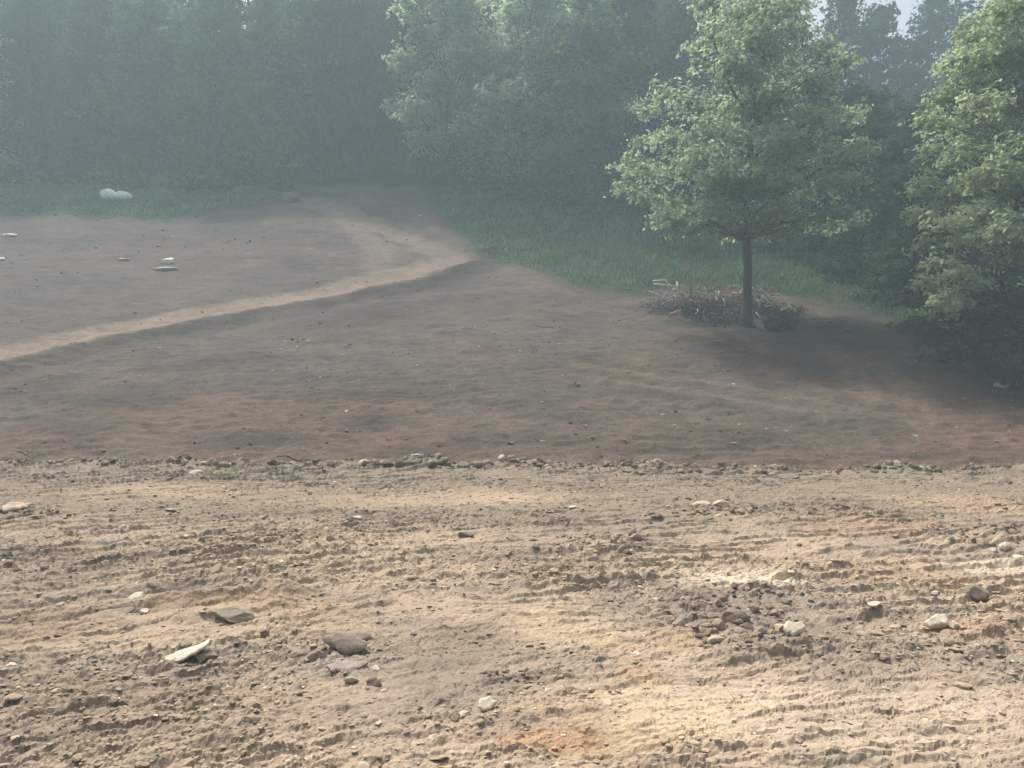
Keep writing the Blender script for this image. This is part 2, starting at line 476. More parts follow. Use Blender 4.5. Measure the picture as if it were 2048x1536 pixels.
OCHRE, ORANGE, PALE = (.46, .340, .220), (.42, .275, .165), (.66, .57, .43)
GREYC, RED, YELLOW = (.235, .195, .155), (.37, .25, .175), (.42, .335, .225)
STAINS = []
for px, py, rpx, rpy, col, s in (
        (900, 1000, 330, 26, YELLOW, .6), (1000, 996, 120, 10, (.48, .35, .25), .6), (350, 985, 250, 20, (.43, .33, .22), .6), (1480, 1172, 150, 28, PALE, .95), (1990, 1142, 120, 22, PALE, .6),
        (1760, 1060, 170, 30, RED, .6), (1930, 1010, 170, 30, OCHRE, .55), (1800, 1155, 200, 45, OCHRE, .5), (1950, 1270, 120, 35, RED, .6),
        (1270, 1440, 330, 75, OCHRE, .75), (1120, 1490, 220, 40, ORANGE, .8), (1380, 1480, 200, 40, (.56, .42, .27), .7), (1120, 1255, 130, 60, (.52, .41, .27), .7), (1330, 1300, 120, 40, OCHRE, .65),
        (1290, 1365, 80, 22, ORANGE, .6), (620, 1270, 190, 40, YELLOW, .65), (480, 1220, 240, 32, (.40, .29, .18), .55),
        (880, 1310, 190, 75, GREYC, .75), (930, 1390, 150, 55, GREYC, .6), (690, 1345, 120, 28, (.30, .27, .225), .7), (1520, 1270, 170, 65, GREYC, .8), (1490, 1215, 120, 30, GREYC, .6),
        (2010, 1090, 130, 40, GREYC, .75), (2030, 1350, 90, 80, (.29, .245, .195), .7), (1080, 1110, 200, 50, GREYC, .5), (300, 1110, 330, 45, (.27, .215, .16), .5), (1600, 1440, 560, 120, (.56, .46, .34), .5),
        (250, 1420, 420, 110, (.30, .235, .17), .55), (100, 1260, 200, 45, (.30, .22, .15), .5)):
    q = at(px, py, 1.5, 20); q2 = at(px, min(py + rpy, 1750), 1.0, 20)
    STAINS.append((q[0], q[1], rpx * q[1] / FPX, max(abs(q[1] - q2[1]), .1), tuple(.82 * k for k in col), s))

def hill_color(x, y, with_grass=True):
    n = fbm(x * 0.22, y * 0.3, 301, 4)[..., None]
    n2 = fbm(x * 1.4, y * 1.8, 303, 3)[..., None]
    n3 = fbm(x * .12 + 5, y * .2, 305, 3)[..., None]
    c = np.array([0.170, 0.132, 0.100]) + (np.array([0.225, 0.165, 0.120]) - np.array([0.170, 0.132, 0.100])) * sstep(.35, .65, n)
    c = c + (np.array([0.185, 0.160, 0.130]) - c) * 0.6 * sstep(.42, .62, n3)
    c = c * (0.78 + 0.44 * n2)
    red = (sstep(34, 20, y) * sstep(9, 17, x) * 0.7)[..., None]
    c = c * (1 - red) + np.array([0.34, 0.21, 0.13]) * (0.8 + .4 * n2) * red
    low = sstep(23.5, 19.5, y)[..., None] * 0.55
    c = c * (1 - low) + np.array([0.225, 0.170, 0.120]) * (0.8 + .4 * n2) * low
    wob = 1 + 1.1 * (fbm(x * .35, y * .5, 307, 3) - 0.5)
    for (cx, cy, rx, ry, s) in STAINS_SHADE_H:
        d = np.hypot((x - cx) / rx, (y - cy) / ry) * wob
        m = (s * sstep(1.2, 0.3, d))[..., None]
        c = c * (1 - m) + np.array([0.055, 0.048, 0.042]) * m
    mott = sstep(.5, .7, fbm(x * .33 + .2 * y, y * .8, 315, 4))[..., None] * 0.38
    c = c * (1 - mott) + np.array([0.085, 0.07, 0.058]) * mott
    jit = 1.3 * (fbm(x * .8, y * .8, 309, 3) - .5)
    d, s = line_dist(x, y, PATH_LOW)
    m = (0.97 * sstep(1.75, 0.75, d + 0.55 * jit))[..., None]
    bank = (0.45 * sstep(4.6, 2.6, d + jit) * (s > 0))[..., None]      # damp dark bank below the track
    c = c * (1 - bank) + np.array([0.085, 0.07, 0.058]) * bank
    d2, _ = line_dist(x, y, PATH_UP)
    m = np.maximum(m, (0.62 * sstep(1.5, .4, np.abs(d2 - .2) + 1.0 * jit))[..., None])
    d3, _ = line_dist(x, y, PATH_MID)
    m = np.maximum(m, (0.5 * sstep(1.8, .3, d3 + jit))[..., None])
    c = c * (1 - m) + np.array([0.415, 0.328, 0.245]) * (0.82 + .36 * n2) * m
    tr = 0
    for pl in TREADS:
        dt, _ = line_dist(x, y, pl)
        tr = np.maximum(tr, np.exp(-((dt + .25 * jit) / .32) ** 2))
    tr = (0.5 * tr)[..., None]
    c = c * (1 - tr) + np.array([0.33, 0.255, 0.185]) * tr
    if with_grass:
        wx, wy = x + 1.6 * (fbm(x * .5, y * .5, 311, 3) - .5), y + 2.4 * (fbm(x * .45, y * .45, 313, 3) - .5)
        g = np.maximum(soft_poly(wx, wy, GRASS_L, 1.3), soft_poly(wx, wy, GRASS_R, 1.3))[..., None]
        c = c * (1 - g) + np.array([0.062, 0.085, 0.038]) * (0.7 + .6 * n2) * g
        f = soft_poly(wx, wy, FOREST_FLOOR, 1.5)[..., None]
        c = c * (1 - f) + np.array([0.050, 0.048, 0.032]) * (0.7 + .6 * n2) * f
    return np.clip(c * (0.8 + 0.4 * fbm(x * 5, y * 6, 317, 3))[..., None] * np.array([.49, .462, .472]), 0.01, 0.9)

STAINS_SHADE_H = []
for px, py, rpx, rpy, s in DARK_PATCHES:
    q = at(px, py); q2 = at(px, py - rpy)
    STAINS_SHADE_H.append((q[0], q[1], rpx * q[1] / FPX, max(abs(q2[1] - q[1]), .4), s))

def grid_faces(nr, nc):
    i = np.arange(nr - 1)[:, None] * nc + np.arange(nc - 1)[None, :]
    return np.stack([i, i + 1, i + nc + 1, i + nc], -1).reshape(-1, 4)

# bench: finer close by
ys = [1.2]
while ys[-1] < 2.6: ys.append(ys[-1] + 0.045)
while ys[-1] < 17.2: ys.append(ys[-1] + 0.0105 + 0.0032 * (ys[-1] - 2.6))
ys = np.array(ys)
us = np.linspace(-0.94, 0.94, 1040)
Y, U = np.meshgrid(ys, us, indexing='ij')
X = U * (Y + 1.8)
keep = (Y - edge_y(X)) < 1.5
Z = ground_z(X, Y)
colr = bench_color(X, Y)
tt = sstep(0.1, 1.2, Y - edge_y(X))[..., None]
colr = colr * (1 - tt) + hill_color(X, Y) * tt
F = grid_faces(len(ys), len(us))
F = F[keep.ravel()[F].any(1)]
me = mesh_arrays("ground", np.stack([X, Y, Z], -1).reshape(-1, 3), F, colr.reshape(-1, 3), smooth=False)
tag(obj("ground", me, M_BENCH), "tan graded clay bench churned by tracked machines in front", None, None, 'structure')

# the rest of the bench round the camera, coarse
gx, gy = np.meshgrid(np.linspace(-70, 70, 120), np.linspace(-30, 11, 60), indexing='xy')
me = mesh_arrays("ground", np.stack([gx, gy, -0.2 + 0 * gx], -1).reshape(-1, 3), grid_faces(60, 120), bench_color(gx, gy).reshape(-1, 3))
tag(obj("ground", me, M_BENCH), "tan graded clay around the bench", None, None, 'structure')

# hillside
ys = [12.8]
while ys[-1] < 74: ys.append(ys[-1] + 0.05 + 0.0042 * (ys[-1] - 13))
while ys[-1] < 124: ys.append(ys[-1] + 1.2)
ys = np.array(ys)
us = np.linspace(-1.0, 1.0, 560)
Y, U = np.meshgrid(ys, us, indexing='ij')
X = U * (Y + 4.0)
keep = (Y - edge_y(X)) > 1.25
Z = ground_z(X, Y) - 0.02 * sstep(1.7, 1.5, Y - edge_y(X))
F = grid_faces(len(ys), len(us))
F = F[keep.ravel()[F].any(1)]
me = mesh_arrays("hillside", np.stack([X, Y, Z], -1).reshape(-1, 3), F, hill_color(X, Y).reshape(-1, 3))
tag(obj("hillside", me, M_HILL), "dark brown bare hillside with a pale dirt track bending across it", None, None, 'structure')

# ------------------------------------------------------------------ trees
def leaf_cloud(centers, outward, size, jitter, r, aspect=0.5, colors=None, upbias=0.5):
    n = len(centers)
    nrm = outward * 0.6 + r.normal(size=(n, 3)) * jitter
    nrm[:, 2] += upbias
    nrm /= np.linalg.norm(nrm, axis=1)[:, None] + 1e-9
    a = np.cross(nrm, r.normal(size=(n, 3)))
    a /= np.linalg.norm(a, axis=1)[:, None] + 1e-9
    b = np.cross(nrm, a)
    s = (size * r.uniform(0.6, 1.35, n))[:, None]
    V = np.stack([centers - a * s, centers + b * s * aspect + a * s * 0.1, centers + a * s, centers - b * s * aspect + a * s * 0.1], 1).reshape(-1, 3)
    F = np.arange(n * 4).reshape(n, 4)
    if colors is None: colors = np.ones((n, 3))
    return V, F, np.repeat(colors, 4, 0)

def crown_from_blobs(blobs, count, size, r, flat=0.72, name="crown"):
    """blobs: (x, y, z, radius); leaves thicken towards each clump's skin and droop at its rim"""
    B = np.array(blobs, float)
    wgt = B[:, 3] ** 2; wgt /= wgt.sum()
    idx = r.choice(len(B), count, p=wgt)
    d = r.normal(size=(count, 3)); d /= np.linalg.norm(d, axis=1)[:, None]
    d[:, 2] = np.where(d[:, 2] < -0.25, -d[:, 2] * r.uniform(0, 1, count), d[:, 2])
    rad = r.uniform(0, 1, count) ** 0.42
    ph = r.uniform(0, 6.28, len(B))[idx]
    az = np.arctan2(d[:, 1], d[:, 0])
    lump = 1 + 0.22 * np.sin(az * 3 + ph) + 0.16 * np.sin(az * 7 + 2 * ph) + 0.12 * np.sin(d[:, 2] * 6 + ph)
    R = (B[idx, 3] * rad * lump)[:, None]
    P = B[idx, :3] + d * R * np.array([1, 1, flat])
    # gather leaves into twigs: pull each towards a nearby twig centre so gaps open between sprays
    cell = size * 5.5
    q = np.floor(P / cell + 0.5 * np.sin(P[:, [1, 2, 0]] * 2.1))
    tw = (q + 0.5) * cell + (np.stack([hash2(q[:, 0] + 31 * q[:, 2], q[:, 1], k) for k in (1, 2, 3)], 1) - 0.5) * cell
    P = P + (tw - P) * r.uniform(0.0, 0.62, count)[:, None]
    tone = hash2(q[:, 0] + 57 * q[:, 2], q[:, 1] + 3, 9)
    col = np.ones((count, 3)) * (0.84 + 0.32 * tone * r.uniform(0.6, 1.2, count))[:, None]
    col[:, 0] *= 0.88 + 0.28 * r.uniform(size=count)
    V, F, Cc = leaf_cloud(P, d, size, 0.45, r, colors=col)
    return mesh_arrays(name, V, F, Cc, smooth=False)

def wander(p, q, n, amp, r, sag=0.0):
    t = np.linspace(0, 1, n)[:, None]
    pts = np.asarray(p) * (1 - t) + np.asarray(q) * t
    off = np.cumsum(r.normal(size=(n, 3)), axis=0) * amp / math.sqrt(n)
    off -= off[:1]; off -= t * off[-1:]
    pts = pts + off
    pts[:, 2] += sag * (4 * t * (1 - t))[:, 0]
    return pts

def forest_meshes(seed, h, rad, n_blobs, leaves, size, low=0.12):
    r = np.random.default_rng(seed)
    blobs, lines = [], []
    lean = r.normal(size=2) * 0.03 * h
    top = np.array([lean[0], lean[1], h * 0.86])
    trunk = wander((0, 0, -0.4), top, 9, 0.35, r)
    r0 = 0.018 * h + 0.05
    lines.append((trunk, np.linspace(r0, 0.05, 9)))
    for k in range(n_blobs):
        f = low + (1 - low) * ((k + r.uniform(0, 1)) / n_blobs)
        prof = math.sin(math.pi * min(1, 0.22 + 0.78 * f) ** 0.9) ** 0.7
        ang = k * 2.399 + r.uniform(-.5, .5)
        rr = rad * prof * r.uniform(0.35, 0.95)
        br = rad * r.uniform(0.30, 0.48) * (0.65 + 0.5 * prof)
        c = np.array([math.cos(ang) * rr + lean[0] * f, math.sin(ang) * rr + lean[1] * f, f * h - br * 0.35 + 0.4])
        blobs.append((*c, br))
        i = int(np.clip((f - 0.16) / 0.86 * 8, 1, 8))
        lines.append((wander(trunk[i], c, 5, 0.25, r, 0.25), np.linspace(r0 * 0.34 * (1.15 - f), 0.02, 5)))
    return mesh_tubes("trunk", lines, 6), crown_from_blobs(blobs, leaves, size, r)

FV = [forest_meshes(11, 19.0, 4.3, 34, 26000, 0.20), forest_meshes(12, 21.0, 4.0, 36, 26000, 0.20), forest_meshes(13, 17.0, 4.6, 32, 26000, 0.20),
      forest_meshes(14, 12.0, 3.6, 26, 22000, 0.17, 0.06), forest_meshes(15, 11.0, 3.1, 24, 20000, 0.17, 0.05)]
FH = [19.0, 21.0, 17.0, 12.0, 11.0]
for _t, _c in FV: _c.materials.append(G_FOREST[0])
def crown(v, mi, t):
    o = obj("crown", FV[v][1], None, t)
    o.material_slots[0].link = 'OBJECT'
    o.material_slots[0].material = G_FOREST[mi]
    return o

def forest_tree(px, y, h, v, mi, label, group="trees of the hazy wood", name="forest_tree"):
    x = (px - 1024) / FPX * y
    z = gz(x, y)
    t = empty(name, (x, y, z - 0.05))
    t.rotation_euler = (0, 0, rng.uniform(0, 6.28))
    s = h / FH[v]
    t.scale = (s * rng.uniform(.92, 1.1), s * rng.uniform(.92, 1.1), s)
    tag(t, label, "tree", group)
    obj("trunk", FV[v][0], M_BARK, t)
    crown(v, mi, t)
    return t

BACK = "hazy dark tree of the deep wood rising behind the trees of its edge"
FRONT = [  # px, distance, height, mesh, leaf, label
    (-330, 71, 18, 0, 0, "dark forest tree just outside the picture beyond the grass with the white sack"),
    (-190, 72, 17, 2, 3, "tall dark tree at the outer end of the wood edge above the grass"),
    (-60, 72.5, 18.5, 1, 2, "paler green tree cut by the picture edge above the grass"),
    (70, 73.5, 18, 0, 0, "dark forest tree standing left of the white sack on the grass"),
    (200, 74, 18.5, 1, 1, "bluish dark forest tree straight above the white sack"),
    (320, 73, 18, 2, 3, "dark forest tree right of the white sack above the grass"),
    (425, 73.5, 19, 0, 3, "dark tree with a pale green patch high in its crown"),
    (540, 73, 18, 1, 3, "dark forest tree above the pale earth mound at the end of the grass"),
    (640, 75, 19, 2, 1, "bluish forest tree at the upper end of the dirt track"),
    (730, 77, 22, 1, 1, "darkest forest tree closing the gap above the dirt track"),
    (815, 75, 20, 0, 1, "dark slim forest tree in the gap left of the pale green crown"),
    (905, 69, 23, 0, 2, "tall pale green tree at the head of the grass strip"),
    (1045, 67, 23, 2, 2, "pale green broad tree above the middle of the grass strip"),
    (1160, 63, 17, 3, 3, "mid green tree between the pale crowns and the lone tree"),
    (1255, 66, 19, 1, 1, "bluish grey tree just left of the lone tree"),
    (1370, 64, 20, 0, 1, "dark forest tree hidden mostly behind the lone tree crown"),
    (1490, 62, 20, 2, 0, "forest tree directly behind the lone tree trunk"),
    (1600, 56, 15, 3, 1, "dark low tree behind the brush pile and grass"),
    (1690, 50, 11, 4, 1, "small dark bushy tree right of the lone tree above the grass"),
    (1760, 46, 11, 3, 0, "small bluish green tree between the lone tree and the big bright tree"),
    (1850, 41, 10.5, 4, 0, "small green tree crowding the left flank of the big bright tree"),
    (1560, 74, 22, 1, 1, "tall bluish tree rising behind the lone tree crown"),
    (1690, 76, 22.8, 0, 1, "tall blue grey tree with sky showing through its top"),
    (1775, 78, 23.2, 1, 1, "blue grey tree between the two openings of sky"),
    (1862, 80, 23.0, 2, 1, "blue grey tree whose top pokes into the bright sky"),
    (2000, 66, 19, 0, 1, "dark tree behind the big bright tree under the sky"),
    (2120, 60, 19, 2, 1, "dark tree behind the big bright tree beyond the picture edge"),
    (1960, 40, 12, 4, 1, "shadowy tree behind the foot of the big bright tree"),
    (2140, 34, 13, 3, 1, "unseen tree added to deepen the shade beside the big bright tree beyond the picture edge"),  # out of view, added to darken the right side
]
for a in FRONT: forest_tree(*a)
for k, (px, y, h, v) in enumerate([(-260, 82, 23, 1), (-120, 84, 24, 0), (20, 82, 25, 2), (110, 84, 25, 0), (245, 83, 25, 1), (370, 86, 25, 2), (490, 83, 25.5, 0), (590, 86, 22, 1), (690, 90, 23, 0),
                                   (790, 92, 23, 2), (880, 86, 22, 1), (990, 82, 22, 0), (1090, 80, 22, 2), (1180, 82, 24, 1), (1300, 80, 25, 0), (1420, 78, 25, 2),
                                   (60, 98, 25, 0), (180, 99, 25, 1), (310, 98, 25, 2), (640, 102, 22, 1), (920, 100, 22, 0), (1060, 97, 24, 1), (1220, 94, 27, 0), (1340, 92, 28, 1)]):
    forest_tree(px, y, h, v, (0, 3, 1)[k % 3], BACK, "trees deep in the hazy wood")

# shrubs of the wood edge
SHV = [forest_meshes(21 + k, 2.6, 1.7, 12, 3800, 0.12, 0.0)[1] for k in range(2)]
def shrub(px, y, h, v, label):
    x = (px - 1024) / FPX * y
    o = obj("shrub", SHV[v], G_SHRUB, None, (x, y, gz(x, y) - 0.15), (0, 0, rng.uniform(0, 6)), (h / 2.6 * 1.15, h / 2.6 * 1.15, h / 2.6))
    tag(o, label, "shrub", "shrubs along the wood edge")
SHRUBL = [(20, 68.5, "dark shrub under the trees behind the grass at the picture edge"), (130, 68.5, "dark shrub under the trees left of the white sack"), (250, 68.5, "dark shrub under the trees behind the white sack"),
          (370, 67.5, "dark shrub where the grass narrows right of the white sack"), (470, 67, "dark shrub at the tapering end of the grass"), (545, 68, "dark shrub beside the pale earth mound"),
          (660, 71, "dark shrub at the top of the dirt track"), (760, 72, "dark shrub in the shadowed gap above the track"), (850, 70, "dark shrub beside the head of the grass strip"),
          (950, 66, "green shrub at the upper rim of the grass strip"), (1040, 63.5, "shrub under the pale green broad tree"), (1130, 62, "shrub in the dark hollow above the grass strip"),
          (1220, 61, "shrub in the shade left of the lone tree crown"), (1320, 60, "shrub on the grass rim behind the lone tree crown"), (1430, 57, "shrub on the grass rim left of the lone trunk"),
          (1560, 51, "dark shrub on the grass rim right of the lone trunk"), (1640, 48, "dark shrub under the small bushy tree"), (1720, 45, "dark shrub above the grass below the bluish green tree"), (1800, 39, "green shrub near the big bright tree's lower leaves"),
          (1965, 28.5, "broad dark shrub under the big bright tree's lowest leaves"), (2045, 26.0, "dark shrub at the picture edge added as shade under the big bright tree"), (1890, 33, "shrub in deep shade at the big bright tree's foot")]  # the two dark ones are added to fill the shade under the tree
for k, (px, y, lab) in enumerate(SHRUBL): shrub(px, y, 2.2 + 1.3 * rng.uniform() + (0.5 if y < 30 else 0), k % 2, lab)

def traced_tree(name, label, base, y0, trunk_px, trunk_r, blobs_px, limbs_px, leaves, size, mat, r, depth):
    """crown clumps at the places where the photo shows them, spread in depth about the trunk"""
    t = empty(name, (base[0], base[1], base[2] - 0.05))
    tag(t, label, "tree")
    P = lambda px, py, y: np.array([(px - 1024) / FPX * y - base[0], y - base[1], EYE + (768 - py) / FPX * y - base[2]])
    tr = np.array([P(a, b, y0) for a, b in trunk_px])
    tr[0] = (0, 0, -0.35)
    obj("trunk", mesh_tubes("trunk", [(tr, trunk_r)], 10), M_BARK, t)
    blobs = []
    for (px, py, rp) in blobs_px:
        dy = r.uniform(-1, 1) * depth
        y = y0 + dy
        c = P(px, py, y)
        blobs.append((*c, rp / FPX * y))
    # a core of clumps so that the crown has volume seen from any side
    for k in range(len(blobs_px)):
        px, py, rp = blobs_px[r.integers(len(blobs_px))]
        y = y0 + r.uniform(-1, 1) * depth * 1.25
        blobs.append((*P(px + r.uniform(-30, 30), py + r.uniform(-20, 20), y), rp / FPX * y * 0.9))
    for pts, r0 in limbs_px:
        n = len(pts)
        y_end = y0 + r.uniform(-1, 1) * depth * 0.6
        q = np.array([P(a, b, y0 + (y_end - y0) * i / (n - 1)) for i, (a, b) in enumerate(pts)])
        obj("limb", mesh_tubes("limb", [(q, np.linspace(r0, r0 * 0.25, n))], 7), M_BARK, t)
    lines = []
    for b in blobs:
        c = np.array(b[:3])
        zs = tr[:, 2]
        i = int(np.argmin(np.abs(zs - (c[2] - 0.45 * np.hypot(c[0], c[1])))))
        i = max(i, 4)
        lines.append((wander(tr[min(i, len(tr) - 1)], c, 6, 0.3, r, 0.3), np.linspace(0.030, 0.008, 6)))
    obj("branch", mesh_tubes("branch", lines, 5), M_BARK, t)
    obj("crown", crown_from_blobs(blobs, leaves, size, r, 0.7), mat, t)
    return t

rl = np.random.default_rng(5)
LONE = at(1493, 648)
lone_blobs = [(1440, 20, 55), (1560, 25, 60), (1500, -30, 60), (1420, 85, 50), (1500, 80, 60), (1590, 70, 55), (1650, 100, 45), (1690, 130, 35), (1470, 140, 60), (1560, 145, 60), (1630, 165, 50), (1405, 130, 35),
              (1330, 190, 40), (1290, 225, 40), (1390, 220, 55), (1460, 215, 50), (1540, 215, 60), (1620, 235, 60), (1680, 240, 40), (1285, 290, 35), (1340, 280, 50), (1420, 290, 55), (1500, 290, 55), (1590, 300, 60), (1670, 310, 50), (1715, 300, 35),
              (1290, 345, 40), (1350, 355, 45), (1430, 360, 50), (1560, 370, 55), (1640, 385, 50), (1700, 375, 45), (1280, 395, 35), (1340, 410, 45), (1400, 430, 45), (1460, 420, 45), (1550, 430, 45), (1620, 440, 40), (1390, 460, 30), (1440, 465, 30), (1570, 465, 30), (1325, 435, 28), (1680, 430, 35), (1500, 380, 95), (1400, 345, 75), (1600, 345, 80), (1500, 245, 90), (1500, 125, 85), (1440, 440, 60), (1550, 445, 60), (1350, 440, 40), (1640, 455, 40), (1500, 30, 75), (1490, 470, 45)]
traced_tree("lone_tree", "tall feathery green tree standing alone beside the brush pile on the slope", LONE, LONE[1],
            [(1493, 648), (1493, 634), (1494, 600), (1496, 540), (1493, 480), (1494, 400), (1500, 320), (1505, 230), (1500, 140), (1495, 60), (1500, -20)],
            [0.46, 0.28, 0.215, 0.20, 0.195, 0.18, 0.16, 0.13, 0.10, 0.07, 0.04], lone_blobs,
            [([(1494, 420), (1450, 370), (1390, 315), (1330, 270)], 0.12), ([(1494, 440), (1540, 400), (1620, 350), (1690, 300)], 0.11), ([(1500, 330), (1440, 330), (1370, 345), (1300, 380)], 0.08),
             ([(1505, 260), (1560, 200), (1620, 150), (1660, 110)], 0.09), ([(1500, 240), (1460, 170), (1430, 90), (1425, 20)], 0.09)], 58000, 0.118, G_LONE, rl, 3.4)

BIG = at(2040, 720)
BIG = np.array([(2085 - 1024) / FPX * 27.5, 27.5, 0]); BIG[2] = gz(BIG[0], BIG[1])
big_blobs = [(2000, 40, 60), (2060, 0, 80), (1950, 75, 55), (2110, 40, 90), (1925, 130, 45), (2010, 120, 70), (2090, 130, 80), (1890, 190, 40), (1950, 190, 60), (2030, 205, 70), (2120, 220, 90), (1870, 245, 45), (1935, 255, 60), (2010, 280, 65), (2090, 300, 80),
             (1865, 305, 40), (1910, 325, 50), (1980, 350, 60), (2050, 380, 65), (1850, 365, 35), (1900, 390, 50), (1960, 420, 55), (2040, 455, 60), (1845, 430, 35), (1890, 455, 45), (1950, 485, 50), (2020, 520, 50), (1850, 490, 35), (1880, 530, 40), (1925, 550, 40), (1990, 575, 40), (2110, 430, 80), (2160, 300, 90), (2200, 150, 100), (2130, 560, 60), (1862, 572, 36), (1905, 600, 40), (1950, 615, 45), (2005, 625, 50), (1870, 610, 28), (2060, -60, 80), (2150, -60, 90)]
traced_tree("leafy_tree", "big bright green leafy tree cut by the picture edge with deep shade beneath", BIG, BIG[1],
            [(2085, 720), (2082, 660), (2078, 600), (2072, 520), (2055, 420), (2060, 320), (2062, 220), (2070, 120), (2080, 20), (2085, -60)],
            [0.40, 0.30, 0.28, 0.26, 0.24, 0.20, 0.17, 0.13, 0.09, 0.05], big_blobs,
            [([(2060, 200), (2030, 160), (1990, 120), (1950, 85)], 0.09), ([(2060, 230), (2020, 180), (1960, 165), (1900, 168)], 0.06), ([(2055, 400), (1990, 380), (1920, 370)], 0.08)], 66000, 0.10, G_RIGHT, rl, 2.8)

# ------------------------------------------------------------------ grass
def grass_field(name, poly, count, label, hmin, hmax, seed, weight=None):
    r = np.random.default_rng(seed)
    P = np.array(poly)
    lo, hi = P.min(0), P.max(0)
    lo = np.maximum(lo, (-62, 26)); hi = np.minimum(hi, (40, 73.5))
    x = r.uniform(lo[0], hi[0], count * 5); y = r.uniform(lo[1], hi[1], count * 5)
    wx, wy = x + 1.6 * (fbm(x * .5, y * .5, 311, 3) - .5), y + 2.4 * (fbm(x * .45, y * .45, 313, 3) - .5)
    dens = sstep(.25, .6, fbm(x * .5, y * .6, 400 + seed, 3))
    ok = in_poly(wx, wy, poly) & (r.uniform(size=len(x)) < 0.35 + 0.65 * dens) & (np.abs(x) < 0.8 * y + 3)
    x, y = x[ok][:count], y[ok][:count]
    dens = dens[ok][:count]
    n = len(x)
    z = ground_z(x, y)
    rim, _ = line_dist(x, y, list(poly) + [poly[0]])
    h = r.uniform(hmin, hmax, n) * (0.55 + 0.7 * dens) * (0.25 + 0.75 * sstep(0.0, 2.5, rim + 1.2 * (fbm(x, y, 431, 2) - .5)))
    ang = r.uniform(0, 6.28, n)
    w = r.uniform(0.025, 0.06, n)
    ln = r.normal(size=(n, 2)) * 0.35 * h[:, None]
    a = np.stack([x - np.cos(ang) * w, y - np.sin(ang) * w, z - 0.04], 1)
    b = np.stack([x + np.cos(ang) * w, y + np.sin(ang) * w, z - 0.04], 1)
    m1 = np.stack([x + np.cos(ang) * w * .7 + ln[:, 0] * .35, y + np.sin(ang) * w * .7 + ln[:, 1] * .35, z + h * .6], 1)
    tp = np.stack([x + ln[:, 0], y + ln[:, 1], z + h], 1)
    V = np.stack([a, b, m1, tp], 1).reshape(-1, 3)
    tone = (0.65 + 0.7 * fbm(x * .35, y * .4, 420, 3)) * r.uniform(.75, 1.25, n)
    col = np.stack([tone * r.uniform(.85, 1.25, n), tone, tone * .95], 1)
    dead = r.uniform(size=n) < .03
    col[dead] = np.array([2.2, 1.25, 1.0]) * r.uniform(.7, 1.2, dead.sum())[:, None]
    me = mesh_arrays(name, V, np.arange(n * 4).reshape(n, 4), np.repeat(col, 4, 0), smooth=False)
    tag(obj(name, me, G_GRASS), label, "grass", None, 'stuff')
grass_field("grass", GRASS_L, 26000, "rough green grass round the white sack below the wood", 0.18, 0.5, 1)
grass_field("grass", GRASS_R, 60000, "rough green grass strip running down between wood and bare soil", 0.16, 0.45, 2)

# ------------------------------------------------------------------ clods and stones
def icosphere(sub):
    import bmesh
    bm = bmesh.new()
    bmesh.ops.create_icosphere(bm, subdivisions=sub, radius=1.0)
    V = np.array([v.co[:] for v in bm.verts]); F = np.array([[v.index for v in f.verts] for f in bm.faces])
    bm.free()
    return V, F

ICO = {k: icosphere(k) for k in (1, 2, 3, 4)}

def rock_verts(sub, seed, cuts=9, noise=0.10, lo=0.55, hi=0.95):
    r = np.random.default_rng(seed)
    V, F = ICO[sub]
    V = V.copy()
    for _ in range(cuts):
        n = r.normal(size=3); n /= np.linalg.norm(n)
        d = r.uniform(lo, hi)
        s = V @ n - d
        V = V - np.clip(s, 0, None)[:, None] * n
    nn = 0
    for k, (f, a) in enumerate(((1.7, 1.0), (3.9, .5), (8.0, .3))):
        nn = nn + a * (vnoise(V[:, 0] * f + 3.1 * seed, V[:, 1] * f + V[:, 2] * f * 0.7, seed + k) + vnoise(V[:, 2] * f + 9, V[:, 0] * f * .6 - V[:, 1] * f, seed + 7 + k) - 1)
    V = V * (1 + noise * nn)[:, None]
    return V, F

def scatter_clods(name, x, y, s, col, sub, seed, label, mat, sink=0.35, flat=(0.30, 0.60)):
    r = np.random.default_rng(seed)
    n = len(x)
    z = ground_z(x, y)
    variants = [rock_verts(sub, seed * 31 + k, 6 if sub == 1 else 8, 0.14, 0.5, 0.95) for k in range(14)]
    Fv = variants[0][1]; nv = len(variants[0][0])
    VV = np.stack([v[0] for v in variants])
    pick = r.integers(0, len(variants), n)
    base = VV[pick]
    sc = np.stack([s * r.uniform(.7, 1.5, n), s * r.uniform(.65, 1.1, n), s * r.uniform(flat[0], flat[1], n)], 1)
    base = base * sc[:, None, :]
    a = r.uniform(0, 6.28, n); ca, sa = np.cos(a)[:, None], np.sin(a)[:, None]
    tilt = r.normal(size=n)[:, None] * 0.3
    bx = base[:, :, 0] * ca - base[:, :, 1] * sa
    by = base[:, :, 0] * sa + base[:, :, 1] * ca
    bz = base[:, :, 2] + tilt * by * 0.6
    V = np.stack([bx + x[:, None], by + y[:, None], bz + (z + sc[:, 2] * (1 - 2 * sink) * 0.6)[:, None]], 2).reshape(-1, 3)
    F = (Fv[None] + (np.arange(n) * nv)[:, None, None]).reshape(-1, 3)
    me = mesh_arrays(name, V, F, np.repeat(col, nv, 0), smooth=False)
    o = obj(name, me, mat)
    tag(o, label, "soil clods", None, 'stuff')
    return o

